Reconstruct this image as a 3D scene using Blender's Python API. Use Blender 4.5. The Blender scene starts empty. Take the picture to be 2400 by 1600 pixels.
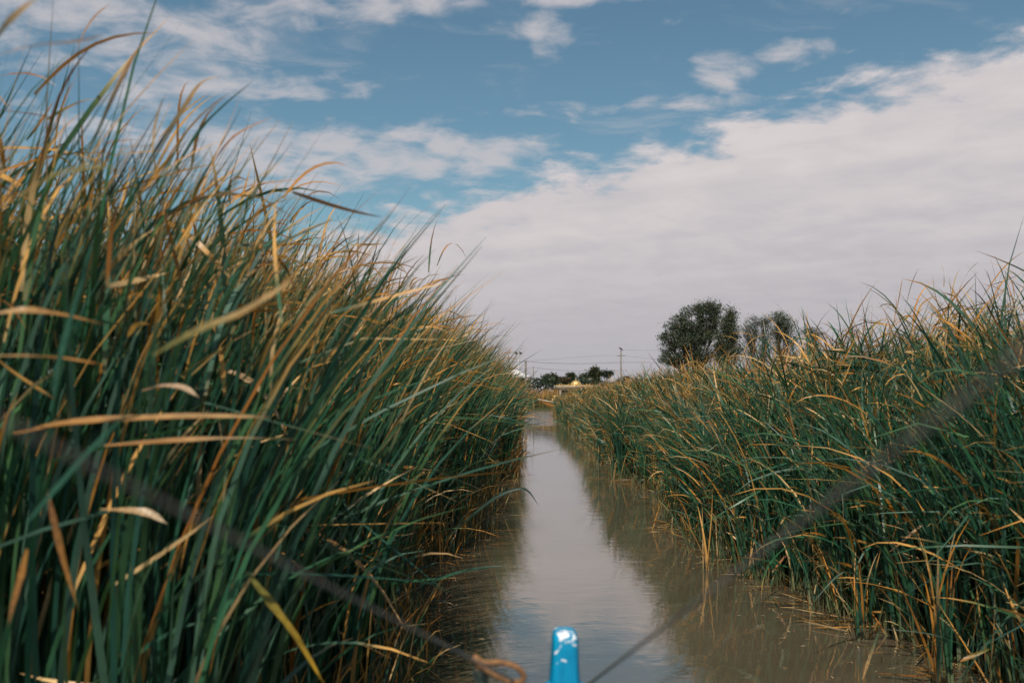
import bpy, bmesh, math, random
import numpy as np
from mathutils import Vector, Matrix

random.seed(7)
rng = np.random.default_rng(11)
C = bpy.context.scene.collection
R = math.radians

# ------------------------------------------------------------------ camera
CAM_H = 1.6
F = 995.6                      # focal length in pixels of a 1024 wide frame
HORIZON = 397.0
PITCH = math.atan((HORIZON - 341.0) / F)
CP, SP = math.cos(PITCH), math.sin(PITCH)

def at(X, Y, d):
    """the place seen at pixel X, Y (2352 wide frame), d metres down the canal"""
    a = (X * 1024 / 2352 - 512) / F
    b = (341 - Y * 1024 / 2352) / F
    v = Vector((a, CP - b * SP, SP + b * CP))
    v *= d / v.y
    return v + Vector((0, 0, CAM_H))

def src(X, Y, d):              # the same from the 2400 wide frame
    return at(X * 0.98, Y * 0.98, d)

cd = bpy.data.cameras.new("camera")
cam = bpy.data.objects.new("camera", cd)
C.objects.link(cam)
cam.location = (0, 0, CAM_H)
cam.rotation_euler = (R(90) + PITCH, 0, 0)
cd.lens = 35
cd.sensor_width = 36
cd.clip_start = 0.05
cd.clip_end = 6000
cd.dof.use_dof = True
cd.dof.focus_distance = 11
cd.dof.aperture_fstop = 3.2
bpy.context.scene.camera = cam

# ------------------------------------------------------------------ helpers
def tag(o, label=None, cat=None, group=None, kind=None):
    if label: o["label"] = label
    if cat: o["category"] = cat
    if group: o["group"] = group
    if kind: o["kind"] = kind
    return o

def empty(name, loc=(0, 0, 0), rz=0.0):
    o = bpy.data.objects.new(name, None)
    o.empty_display_size = 0.2
    o.location = loc
    o.rotation_euler = (0, 0, rz)
    C.objects.link(o)
    return o

def link(name, me, mat, parent=None, smooth=False):
    if mat is not None: me.materials.append(mat)
    if smooth: me.polygons.foreach_set("use_smooth", [True] * len(me.polygons))
    o = bpy.data.objects.new(name, me)
    C.objects.link(o)
    if parent is not None: o.parent = parent
    return o

def build(name, bm, mat, parent=None, smooth=False):
    bmesh.ops.recalc_face_normals(bm, faces=bm.faces)
    me = bpy.data.meshes.new(name)
    bm.to_mesh(me); bm.free()
    return link(name, me, mat, parent, smooth)

def fast_mesh(name, verts, quads, cols=None, smooth=True):
    me = bpy.data.meshes.new(name)
    nv, nq = len(verts), len(quads)
    me.vertices.add(nv)
    me.vertices.foreach_set("co", np.ascontiguousarray(verts, dtype=np.float32).ravel())
    me.loops.add(nq * 4)
    me.loops.foreach_set("vertex_index", np.ascontiguousarray(quads, dtype=np.int32).ravel())
    me.polygons.add(nq)
    me.polygons.foreach_set("loop_start", np.arange(0, nq * 4, 4, dtype=np.int32))
    if smooth: me.polygons.foreach_set("use_smooth", np.ones(nq, dtype=bool))
    if cols is not None:
        ca = me.color_attributes.new("tint", 'FLOAT_COLOR', 'POINT')
        c4 = np.ones((nv, 4), dtype=np.float32); c4[:, :3] = cols
        ca.data.foreach_set("color", c4.ravel())
    me.update(calc_edges=True)
    return me

def box(bm, c, s, rot=None):
    r = bmesh.ops.create_cube(bm, size=1.0)
    m = Matrix.Translation(c) @ (rot.to_4x4() if rot else Matrix.Identity(4)) @ Matrix.Diagonal((s[0], s[1], s[2], 1))
    bmesh.ops.transform(bm, matrix=m, verts=r["verts"])
    return r["verts"]

def bevel(bm, w, seg=2):
    bmesh.ops.bevel(bm, geom=[e for e in bm.edges], offset=w, segments=seg, affect='EDGES', profile=0.6)

def tube(bm, pts, rad, n=8, cap=True):
    pts = [Vector(p) for p in pts]
    rs = rad if isinstance(rad, (list, tuple)) else [rad] * len(pts)
    up = None
    rings = []
    for i, p in enumerate(pts):
        t = (pts[min(i + 1, len(pts) - 1)] - pts[max(i - 1, 0)]).normalized()
        if up is None:
            up = Vector((0, 0, 1)) if abs(t.z) < .9 else Vector((1, 0, 0))
        s = t.cross(up)
        if s.length < 1e-5: s = t.orthogonal()
        s.normalize(); u = s.cross(t).normalized(); up = u
        rings.append([bm.verts.new(p + (s * math.cos(k * math.tau / n) + u * math.sin(k * math.tau / n)) * rs[i]) for k in range(n)])
    for a, b in zip(rings, rings[1:]):
        for k in range(n):
            bm.faces.new((a[k], a[(k + 1) % n], b[(k + 1) % n], b[k]))
    if cap:
        bm.faces.new(rings[0][::-1]); bm.faces.new(rings[-1])

def lathe(bm, prof, n=24, c=(0, 0, 0), flute=0.0, nf=0):
    rings = []
    for r, z in prof:
        ring = []
        for k in range(n):
            a = k * math.tau / n
            rr = r * (1 + flute * (abs(math.cos(a * nf / 2)) - .5)) if nf else r
            ring.append(bm.verts.new((c[0] + rr * math.cos(a), c[1] + rr * math.sin(a), c[2] + z)))
        rings.append(ring)
    for a, b in zip(rings, rings[1:]):
        for k in range(n):
            bm.faces.new((a[k], a[(k + 1) % n], b[(k + 1) % n], b[k]))
    bm.faces.new(rings[0][::-1]); bm.faces.new(rings[-1])

def smooth_path(pts, n=24):
    """Catmull-Rom through pts"""
    P = [Vector(p) for p in pts]
    P = [P[0] * 2 - P[1]] + P + [P[-1] * 2 - P[-2]]
    out = []
    m = len(P) - 3
    for i in range(n + 1):
        u = i / n * m
        k = min(int(u), m - 1); t = u - k
        p0, p1, p2, p3 = P[k:k + 4]
        out.append(.5 * ((2 * p1) + (p2 - p0) * t + (2 * p0 - 5 * p1 + 4 * p2 - p3) * t * t + (3 * p1 - p0 - 3 * p2 + p3) * t ** 3))
    return out

# ------------------------------------------------------------------ materials
class NT:
    def __init__(self, tree):
        self.t = tree; self.n = tree.nodes; self.l = tree.links
    def add(self, kind, **kw):
        n = self.n.new(kind)
        for k, v in kw.items(): setattr(n, k, v)
        return n
    def put(self, sock, v):
        if isinstance(v, bpy.types.NodeSocket): self.l.new(v, sock)
        elif v is not None: sock.default_value = v
    def math(self, op, a, b=None, c=None, clamp=False):
        n = self.add("ShaderNodeMath", operation=op, use_clamp=clamp)
        self.put(n.inputs[0], a)
        if b is not None: self.put(n.inputs[1], b)
        if c is not None: self.put(n.inputs[2], c)
        return n.outputs[0]
    def vmath(self, op, a, b=None):
        n = self.add("ShaderNodeVectorMath", operation=op)
        self.put(n.inputs[0], a)
        if b is not None: self.put(n.inputs[1], b)
        return n.outputs[0]
    def noise(self, vec, scale, detail=4, rough=.55, dist=0.0, out=0):
        n = self.add("ShaderNodeTexNoise")
        if vec is not None: self.put(n.inputs["Vector"], vec)
        n.inputs["Scale"].default_value = scale; n.inputs["Detail"].default_value = detail
        n.inputs["Roughness"].default_value = rough; n.inputs["Distortion"].default_value = dist
        return n.outputs[out]
    def smooth(self, v, lo, hi, a=0.0, b=1.0):
        n = self.add("ShaderNodeMapRange", interpolation_type='SMOOTHSTEP')
        self.put(n.inputs[0], v)
        for i, x in zip((1, 2, 3, 4), (lo, hi, a, b)): self.put(n.inputs[i], x)
        return n.outputs[0]
    def lin(self, v, lo, hi, a=0.0, b=1.0):
        n = self.add("ShaderNodeMapRange")
        self.put(n.inputs[0], v)
        for i, x in zip((1, 2, 3, 4), (lo, hi, a, b)): self.put(n.inputs[i], x)
        return n.outputs[0]
    def mix(self, f, a, b, mode='MIX'):
        n = self.add("ShaderNodeMix", data_type='RGBA', blend_type=mode)
        self.put(n.inputs[0], f)
        for i, x in ((6, a), (7, b)):
            if isinstance(x, (tuple, list)): x = (*x[:3], 1)
            self.put(n.inputs[i], x)
        return n.outputs[2]
    def xyz(self, x, y, z):
        n = self.add("ShaderNodeCombineXYZ")
        for i, v in enumerate((x, y, z)): self.put(n.inputs[i], v)
        return n.outputs[0]

def mat(name, rough=.6, spec=.3, metal=0.0):
    m = bpy.data.materials.new(name); m.use_nodes = True
    nt = NT(m.node_tree); b = m.node_tree.nodes["Principled BSDF"]
    b.inputs["Roughness"].default_value = rough
    b.inputs["Specular IOR Level"].default_value = spec
    b.inputs["Metallic"].default_value = metal
    return m, nt, b

def varied(name, c1, c2, scale=6.0, rough=.6, spec=.3, metal=0.0, bump=0.0, stretch=(1, 1, 1), detail=5):
    m, nt, b = mat(name, rough, spec, metal)
    tc = nt.add("ShaderNodeTexCoord").outputs["Object"]
    v = nt.vmath('MULTIPLY', tc, stretch)
    f = nt.smooth(nt.noise(v, scale, detail), .35, .65)
    nt.put(b.inputs["Base Color"], nt.mix(f, c1, c2))
    if bump:
        bp = nt.add("ShaderNodeBump"); bp.inputs["Strength"].default_value = bump; bp.inputs["Distance"].default_value = .02
        nt.put(bp.inputs["Height"], nt.noise(v, scale * 3, 4)); nt.put(b.inputs["Normal"], bp.outputs[0])
    return m

def leaf_mat(name, trans=.3, rough=.42, spec=.35):
    m, nt, b = mat(name, rough, spec)
    at_ = nt.add("ShaderNodeAttribute", attribute_name="tint")
    tc = nt.add("ShaderNodeTexCoord").outputs["Object"]
    f = nt.noise(tc, 9, 3)
    col = nt.mix(nt.smooth(f, .3, .7), nt.mix(1.0, at_.outputs["Color"], (.72, .72, .72), 'MULTIPLY'), at_.outputs["Color"])
    nt.put(b.inputs["Base Color"], col)
    tr = nt.add("ShaderNodeBsdfTranslucent")
    nt.put(tr.inputs["Color"], nt.mix(1.0, col, (1.15, 1.1, .7), 'MULTIPLY'))
    mx = nt.add("ShaderNodeMixShader"); mx.inputs[0].default_value = trans
    nt.l.new(b.outputs[0], mx.inputs[1]); nt.l.new(tr.outputs[0], mx.inputs[2])
    nt.l.new(mx.outputs[0], nt.n["Material Output"].inputs[0])
    return m

M_reed = leaf_mat("reed leaf", .27, .4, .32)
M_tree = leaf_mat("tree leaf", .22, .5, .25)
M_bark = varied("bark", (.06, .05, .04), (.12, .1, .08), 4, .9, .1, bump=.4, stretch=(3, 3, .6))
M_rope = varied("rope fibre", (.16, .13, .11), (.27, .22, .18), 60, .9, .1)
M_rope_tan = varied("tan rope fibre", (.17, .085, .04), (.29, .15, .07), 60, .9, .1)
M_rope_dark = varied("dark rope fibre", (.02, .028, .025), (.05, .06, .05), 60, .9, .1)
M_pole = varied("weathered pole wood", (.1, .085, .07), (.2, .17, .14), 5, .85, .15, stretch=(3, 3, .5))
M_steel = varied("galvanised steel", (.3, .31, .32), (.42, .43, .44), 3, .5, .4, .4)
M_black = varied("black plastic", (.015, .015, .017), (.03, .03, .032), 8, .5, .3)
M_white = varied("white membrane", (.72, .70, .70), (.82, .8, .8), 1.2, .6, .3)
M_gold = varied("gold paint", (.42, .25, .075), (.60, .40, .15), 9, .38, .5, .35)
M_goldwhite = varied("cream and gold paint", (.46, .34, .21), (.6, .5, .38), 7, .5, .4)
M_interior = varied("shaded cabin interior", (.02, .025, .03), (.05, .045, .05), 3, .8, .2)

def carved():
    m, nt, b = mat("carved gilded wood", .5, .4, .1)
    tc = nt.add("ShaderNodeTexCoord").outputs["Object"]
    vo = nt.add("ShaderNodeTexVoronoi"); nt.put(vo.inputs["Vector"], tc); vo.inputs["Scale"].default_value = 7
    f = nt.smooth(vo.outputs["Distance"], .25, .6)
    n2 = nt.smooth(nt.noise(tc, 12, 4), .4, .62)
    nt.put(b.inputs["Base Color"], nt.mix(nt.math('MULTIPLY', f, n2), (.34, .13, .025), (.62, .34, .08)))
    bp = nt.add("ShaderNodeBump"); bp.inputs["Strength"].default_value = .6; bp.inputs["Distance"].default_value = .05
    nt.put(bp.inputs["Height"], f); nt.put(b.inputs["Normal"], bp.outputs[0])
    return m
M_carved = carved()

def blue_paint():
    m, nt, b = mat("chipped blue paint", .38, .5)
    tc = nt.add("ShaderNodeTexCoord").outputs["Object"]
    sep = nt.add("ShaderNodeSeparateXYZ"); nt.put(sep.inputs[0], tc)
    n1 = nt.noise(tc, 34, 3, .5, .6)
    wear = nt.smooth(sep.outputs[2], .95, 1.03)             # the top of the stem takes the knocks
    chip = nt.smooth(nt.math('ADD', n1, nt.math('MULTIPLY', wear, .068)), .662, .685)
    small = nt.smooth(nt.noise(nt.vmath('ADD', tc, (3.1, 1.7, .4)), 70, 2), .78, .8)
    chip = nt.math('MAXIMUM', chip, small)
    n2 = nt.smooth(nt.noise(nt.vmath('MULTIPLY', tc, (2, 2, .5)), 18, 4), .3, .7)
    blue = nt.mix(n2, (.0, .19, .35), (.0, .27, .46))
    nt.put(b.inputs["Base Color"], nt.mix(chip, blue, (.72, .72, .74)))
    bp = nt.add("ShaderNodeBump"); bp.inputs["Strength"].default_value = .35; bp.inputs["Distance"].default_value = .004
    nt.put(bp.inputs["Height"], nt.math('ADD', n2, chip)); nt.put(b.inputs["Normal"], bp.outputs[0])
    return m
M_blue = blue_paint()

def water_mat():
    m, nt, b = mat("muddy water", .03, .5)
    b.inputs["IOR"].default_value = 2.3
    tc = nt.add("ShaderNodeTexCoord").outputs["Object"]
    big = nt.smooth(nt.noise(tc, .8, 3), .3, .7)
    nt.put(b.inputs["Base Color"], nt.mix(big, (.070, .057, .036), (.086, .068, .044)))
    h1 = nt.noise(nt.vmath('MULTIPLY', tc, (1, 1.3, 1)), 3.2, 2, .45, .3)
    h2 = nt.noise(nt.vmath('MULTIPLY', tc, (.8, 1.8, 1)), 11, 2, .5, .4)
    patch = nt.smooth(nt.noise(nt.vmath('MULTIPLY', tc, (.6, .25, 1)), .5, 2), .40, .62)
    sepw = nt.add('ShaderNodeSeparateXYZ'); nt.put(sepw.inputs[0], tc)
    ruffled = nt.smooth(sepw.outputs[1], 54, 66, 0.0, 28.0)      # wind catches the open end of the canal
    patch = nt.math('ADD', patch, ruffled)
    h = nt.math('ADD', nt.math('MULTIPLY', h1, .42), nt.math('MULTIPLY', nt.math('MULTIPLY', h2, .10), nt.math('ADD', patch, .12)))
    bp = nt.add("ShaderNodeBump"); bp.inputs["Strength"].default_value = .22; bp.inputs["Distance"].default_value = .02
    nt.put(bp.inputs["Height"], h); nt.put(b.inputs["Normal"], bp.outputs[0])
    return m

def ground_mat():
    m, nt, b = mat("marsh mud and sedge", .9, .15)
    tc = nt.add("ShaderNodeTexCoord").outputs["Object"]
    f = nt.smooth(nt.noise(tc, 1.3, 6), .35, .65)
    g = nt.smooth(nt.noise(tc, .05, 4), .35, .65)
    c = nt.mix(f, (.03, .026, .018), (.06, .055, .03))
    nt.put(b.inputs["Base Color"], nt.mix(g, c, (.05, .06, .025)))
    bp = nt.add("ShaderNodeBump"); bp.inputs["Strength"].default_value = .5; bp.inputs["Distance"].default_value = .05
    nt.put(bp.inputs["Height"], nt.noise(tc, 8, 4)); nt.put(b.inputs["Normal"], bp.outputs[0])
    return m

# ------------------------------------------------------------------ sky and sun
SUN_EL, SUN_AZ = R(57), R(198)        # azimuth clockwise from the canal's far end: behind the boat, a little to its left
to_sun = Vector((math.sin(SUN_AZ) * math.cos(SUN_EL), math.cos(SUN_AZ) * math.cos(SUN_EL), math.sin(SUN_EL)))
sl = bpy.data.lights.new("sun", 'SUN'); sl.energy = 5.0; sl.angle = R(.6); sl.color = (1, .93, .82)
so = bpy.data.objects.new("sun", sl); C.objects.link(so)
so.rotation_euler = to_sun.to_track_quat('Z', 'Y').to_euler()

w = bpy.data.worlds.new("World"); bpy.context.scene.world = w; w.use_nodes = True
nt = NT(w.node_tree)
bg = w.node_tree.nodes["Background"]
sky = nt.add("ShaderNodeTexSky", sky_type='NISHITA')
sky.sun_disc = False; sky.sun_elevation = SUN_EL; sky.sun_rotation = SUN_AZ
sky.air_density = 1.0; sky.dust_density = .6; sky.ozone_density = 2.0
WS = .1
d = nt.add("ShaderNodeTexCoord").outputs["Generated"]
sp = nt.add("ShaderNodeSeparateXYZ"); nt.put(sp.inputs[0], d)
x, y, z = sp.outputs
zc = nt.math('MAXIMUM', z, 0.0)
# clouds lie on a level sheet overhead: their pattern shrinks towards the horizon
inv = nt.math('DIVIDE', 1.0, nt.math('ADD', zc, .16))
sheet = nt.xyz(nt.math('MULTIPLY', x, inv), nt.math('MULTIPLY', y, inv), 0.0)
ya = nt.math('MAXIMUM', nt.math('ABSOLUTE', y), .05)
A = nt.math('DIVIDE', x, ya)
B = nt.math('DIVIDE', zc, ya)
puff = nt.noise(sheet, 5.5, 9, .58, .25)
fine = nt.noise(sheet, 14, 7, .6, .3)
soft = nt.noise(nt.vmath('MULTIPLY', sheet, (.7, 1.5, 1)), 1.8, 5, .55, .4)
# the great cloud bank: its edge runs up from left to right
edge = nt.math('SUBTRACT', nt.math('ADD', nt.math('MULTIPLY', A, .285), .222), B)
bump_ = nt.math('MULTIPLY', nt.math('SUBTRACT', puff, .5), .14)
bank = nt.smooth(nt.math('ADD', nt.math('ADD', edge, bump_), nt.math('MULTIPLY', nt.math('SUBTRACT', fine, .5), .04)), -.008, .034)
leftfade = nt.smooth(A, -.62, -.12, .35, 1.0)
low = nt.smooth(B, .0, .16, 1.0, 0.0)
bank = nt.math('MULTIPLY', bank, nt.math('MAXIMUM', leftfade, low))
# loose puffs: more of them towards the upper left, few over the blue on the right
def blob(a0, b0, ra, rb, s):
    u = nt.math('DIVIDE', nt.math('SUBTRACT', A, a0), ra); v = nt.math('DIVIDE', nt.math('SUBTRACT', B, b0), rb)
    q = nt.math('ADD', nt.math('MULTIPLY', u, u), nt.math('MULTIPLY', v, v))
    return nt.smooth(q, 0.0, 1.0, s, 0.0)
BLOBS = [(-.09, .250, .18, .042, .22), (-.42, .41, .36, .10, .20), (-.36, .27, .22, .05, .15), (-.15, .415, .17, .04, .25), (-.33, .33, .14, .045, .2),
         (.06, .415, .11, .022, .25), (.03, .365, .045, .042, .15), (.215, .335, .05, .035, .19), (.30, .352, .08, .022, .18),
         (-.19, .315, .10, .022, .16), (.05, .29, .09, .018, .16), (.18, .30, .09, .014, .15), (.44, .325, .12, .03, .17), (-.25, .24, .2, .05, .22)]
tot = None
for bl in BLOBS:
    q = blob(*bl)
    tot = q if tot is None else nt.math('MAXIMUM', tot, q)
pf = nt.noise(sheet, 8.5, 9, .56, .35)
loose = nt.smooth(nt.math('ADD', nt.math('ADD', nt.math('MULTIPLY', pf, .65), nt.math('MULTIPLY', soft, .35)), tot), .56, .80)
wisp = nt.math('MULTIPLY', nt.smooth(nt.noise(nt.vmath('MULTIPLY', sheet, (.8, 1.3, 1)), 4, 7, .6, .6), .52, .8), .38)
loose = nt.math('MAXIMUM', nt.math('MULTIPLY', loose, .82), wisp)
cover = nt.math('MAXIMUM', bank, loose)
# long rolls inside the bank
roll = nt.noise(nt.xyz(nt.math('ADD', nt.math('MULTIPLY', A, 1.3), 0), nt.math('MULTIPLY', nt.math('SUBTRACT', B, nt.math('MULTIPLY', A, .13)), 17), 0.0), 1.7, 5, .5, .5)
shade = nt.smooth(roll, .33, .68)
rim = nt.smooth(edge, -.02, .26, 1.0, .1)
billow = nt.smooth(puff, .36, .64)
lum = nt.math('ADD', nt.math('ADD', nt.math('MULTIPLY', shade, .38), nt.math('MULTIPLY', billow, .27)), nt.math('MULTIPLY', rim, .38))
lowgrey = nt.smooth(B, .0, .2)
ccol = nt.mix(lum, (.50, .48, .51), (.70, .645, .645))
ccol = nt.mix(lowgrey, (.46, .445, .475), ccol)
ccol = nt.mix(bank, (.58, .55, .57), ccol)
skyc = nt.mix(1.0, sky.outputs[0], (.80 * WS, .97 * WS, .86 * WS), 'MULTIPLY')
col = nt.mix(cover, skyc, ccol)
nt.put(bg.inputs[0], nt.vmath('SCALE', col))
sc_ = bg.inputs[0].links[0].from_node; sc_.inputs["Scale"].default_value = 1 / WS
bg.inputs[1].default_value = WS

sc = bpy.context.scene
sc.view_settings.view_transform = 'Standard'; sc.view_settings.look = 'None'
sc.view_settings.exposure = 0; sc.view_settings.gamma = 1
sc.render.engine = 'CYCLES'
sc.cycles.max_bounces = 6; sc.cycles.diffuse_bounces = 3; sc.cycles.glossy_bounces = 3
sc.cycles.transmission_bounces = 3; sc.cycles.use_denoising = True

# ------------------------------------------------------------------ canal, ground
LEFT = np.array([(-6, -.75), (2, -.72), (5.8, -.58), (6.7, -.67), (8.5, -.76), (9.7, -.66), (11.3, -.5), (14.6, -.35), (20.7, .02), (29.5, .22), (57, .3), (99, .9), (116, .9)])
RIGHT = np.array([(-6, 2.6), (2, 2.6), (5.8, 2.62), (7.9, 2.42), (8.8, 2.08), (11.5, 2.08), (16, 2.4), (18, 2.22), (26.5, 2.3), (38, 2.9), (44, 2.9), (53, 2.95), (61, 2.95), (94, 4.2), (114, 5.1)])
def edge_l(y): return np.interp(y, LEFT[:, 0], LEFT[:, 1])
def edge_r(y): return np.interp(y, RIGHT[:, 0], RIGHT[:, 1])

bm = bmesh.new()
vs = [bm.verts.new(p) for p in ((-60, -40, 0), (120, -40, 0), (120, 150, 0), (-60, 150, 0))]
bm.faces.new(vs)
tag(build("water", bm, water_mat()), "muddy brown canal water reflecting sky and reeds between the reed banks", "water", kind="structure")

ys = np.concatenate([np.linspace(-6, 116, 62)])
bm = bmesh.new()
FAR = 4000
def strip(xin, xout):
    prev = None
    for yv, xi in zip(ys, xin):
        row = [bm.verts.new((xi, yv, -.25)), bm.verts.new((xi + math.copysign(.5, xout), yv, .03)), bm.verts.new((xi + math.copysign(2.5, xout), yv, .16)), bm.verts.new((xout, yv, .2))]
        if prev:
            for k in range(3): bm.faces.new((prev[k], prev[k + 1], row[k + 1], row[k]))
        prev = row
strip([edge_l(v) - .25 for v in ys], -FAR)
strip([edge_r(v) + .25 for v in ys], FAR)
# beyond the cross canal
rows = []
for yv, zv in ((128.5, -.25), (129.2, .05), (131, .2), (FAR, .2)):
    rows.append([bm.verts.new((xv, yv, zv)) for xv in (-FAR, -200, -40, 0, 40, 200, FAR)])
for a, b in zip(rows, rows[1:]):
    for k in range(6): bm.faces.new((a[k], a[k + 1], b[k + 1], b[k]))
tag(build("ground", bm, ground_mat()), "dark marsh mud under the reeds reaching out to the fields", "ground", kind="structure")

# ------------------------------------------------------------------ reeds
GREEN = np.array([(.026, .100, .055), (.036, .120, .055), (.024, .084, .057), (.058, .138, .054), (.07, .145, .098)])
DRY = np.array([(.70, .37, .10), (.60, .26, .045), (.74, .48, .22), (.36, .14, .03)])

def lerp(a, b, t): return a + (b - a) * t

def blades(base, L, th0, phi, bend, wind, W, roll, twist, tipstart, dead, nseg=9, fold=None, foldang=None, strawbase=.06, bright=None, sway=(1, 0)):
    """long thin leaves: returns vertices, quads, colours"""
    N = len(L); n1 = nseg + 1
    t = np.linspace(0, 1, n1)[None, :]
    th = th0[:, None] + bend[:, None] * t ** 1.8
    if fold is not None:
        th = th + foldang[:, None] * np.clip((t - fold[:, None]) / .10, 0, 1)
    T = np.stack([np.sin(th) * np.cos(phi)[:, None], np.sin(th) * np.sin(phi)[:, None], np.cos(th)], -1)
    T[..., 0] += sway[0] * wind[:, None] * t ** 2.2
    T[..., 1] += sway[1] * wind[:, None] * t ** 2.2
    T /= np.linalg.norm(T, axis=-1, keepdims=True)
    step = T * (L[:, None, None] / nseg)
    P = base[:, None, :] + np.concatenate([np.zeros((N, 1, 3)), np.cumsum(step[:, :-1], 1)], 1)
    S0 = np.stack([-np.sin(phi), np.cos(phi), np.zeros(N)], -1)[:, None, :] * np.ones((1, n1, 1))
    S0 = S0 - T * np.sum(S0 * T, -1, keepdims=True)
    S0 /= np.linalg.norm(S0, axis=-1, keepdims=True) + 1e-9
    B0 = np.cross(T, S0)
    r = roll[:, None] + twist[:, None] * t
    S = np.cos(r)[..., None] * S0 + np.sin(r)[..., None] * B0
    prof = np.clip((1 - t ** 4.0), .05, 1) * np.clip(.65 + 1.6 * t, 0, 1)
    half = (W[:, None] * prof * .5)[..., None] * S
    V = np.stack([P - half, P + half], 2).reshape(-1, 3)
    k = np.arange(nseg)[None, :] * 2 + (np.arange(N) * n1 * 2)[:, None]
    Q = np.stack([k, k + 1, k + 3, k + 2], -1).reshape(-1, 4)
    g = GREEN[rng.integers(0, len(GREEN), N)] * rng.uniform(.7, 1.25, (N, 1))
    dcol = DRY[rng.choice(len(DRY), N, p=[.4, .25, .2, .15])] * rng.uniform(.75, 1.15, (N, 1))
    f = np.clip((t - tipstart[:, None]) / .10, 0, 1)
    f = np.maximum(f, dead[:, None])[..., None]
    col = g[:, None, :] * (1 - f) + dcol[:, None, :] * f
    # the sheaths at the foot are pale
    sb = np.clip(1 - t / strawbase, 0, 1)[..., None] * .8
    col = col * (1 - sb) + np.array((.30, .25, .12)) * sb
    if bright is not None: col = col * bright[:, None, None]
    return V, Q, np.repeat(col.reshape(-1, 3), 2, axis=0)

class Pile:
    def __init__(self): self.V, self.Q, self.K, self.n = [], [], [], 0
    def add(self, V, Q, K):
        self.V.append(V); self.Q.append(Q + self.n); self.K.append(K); self.n += len(V)
    def mesh(self, name):
        return fast_mesh(name, np.concatenate(self.V), np.concatenate(self.Q), np.concatenate(self.K))

def wob(x, y, s, seed):
    r = np.random.default_rng(seed)
    o = 0
    for k in range(5):
        a, b, c = r.uniform(-1, 1, 3)
        o = o + np.sin((x * a + y * b) * s * (1 + k * .7) + c * 9)
    return o / 3.2

def ramp(side, yy, s):
    """the stand gets lower towards the water, more gently farther off"""
    far = np.clip((yy - 12) / 30, 0, 1)
    near_ = np.interp(s, [0, .5, 1.2], [.66, .88, 1.0] if side > 0 else [.8, .95, 1.0])
    far_ = np.interp(s, [0, .4, 1.7, 3.0], [.5, .62, .88, 1.0]) if side > 0 else np.interp(s, [0, .5, 1.3, 2.0], [.55, .72, .92, 1.0])
    return near_ * (1 - far) + far_ * far

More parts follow.
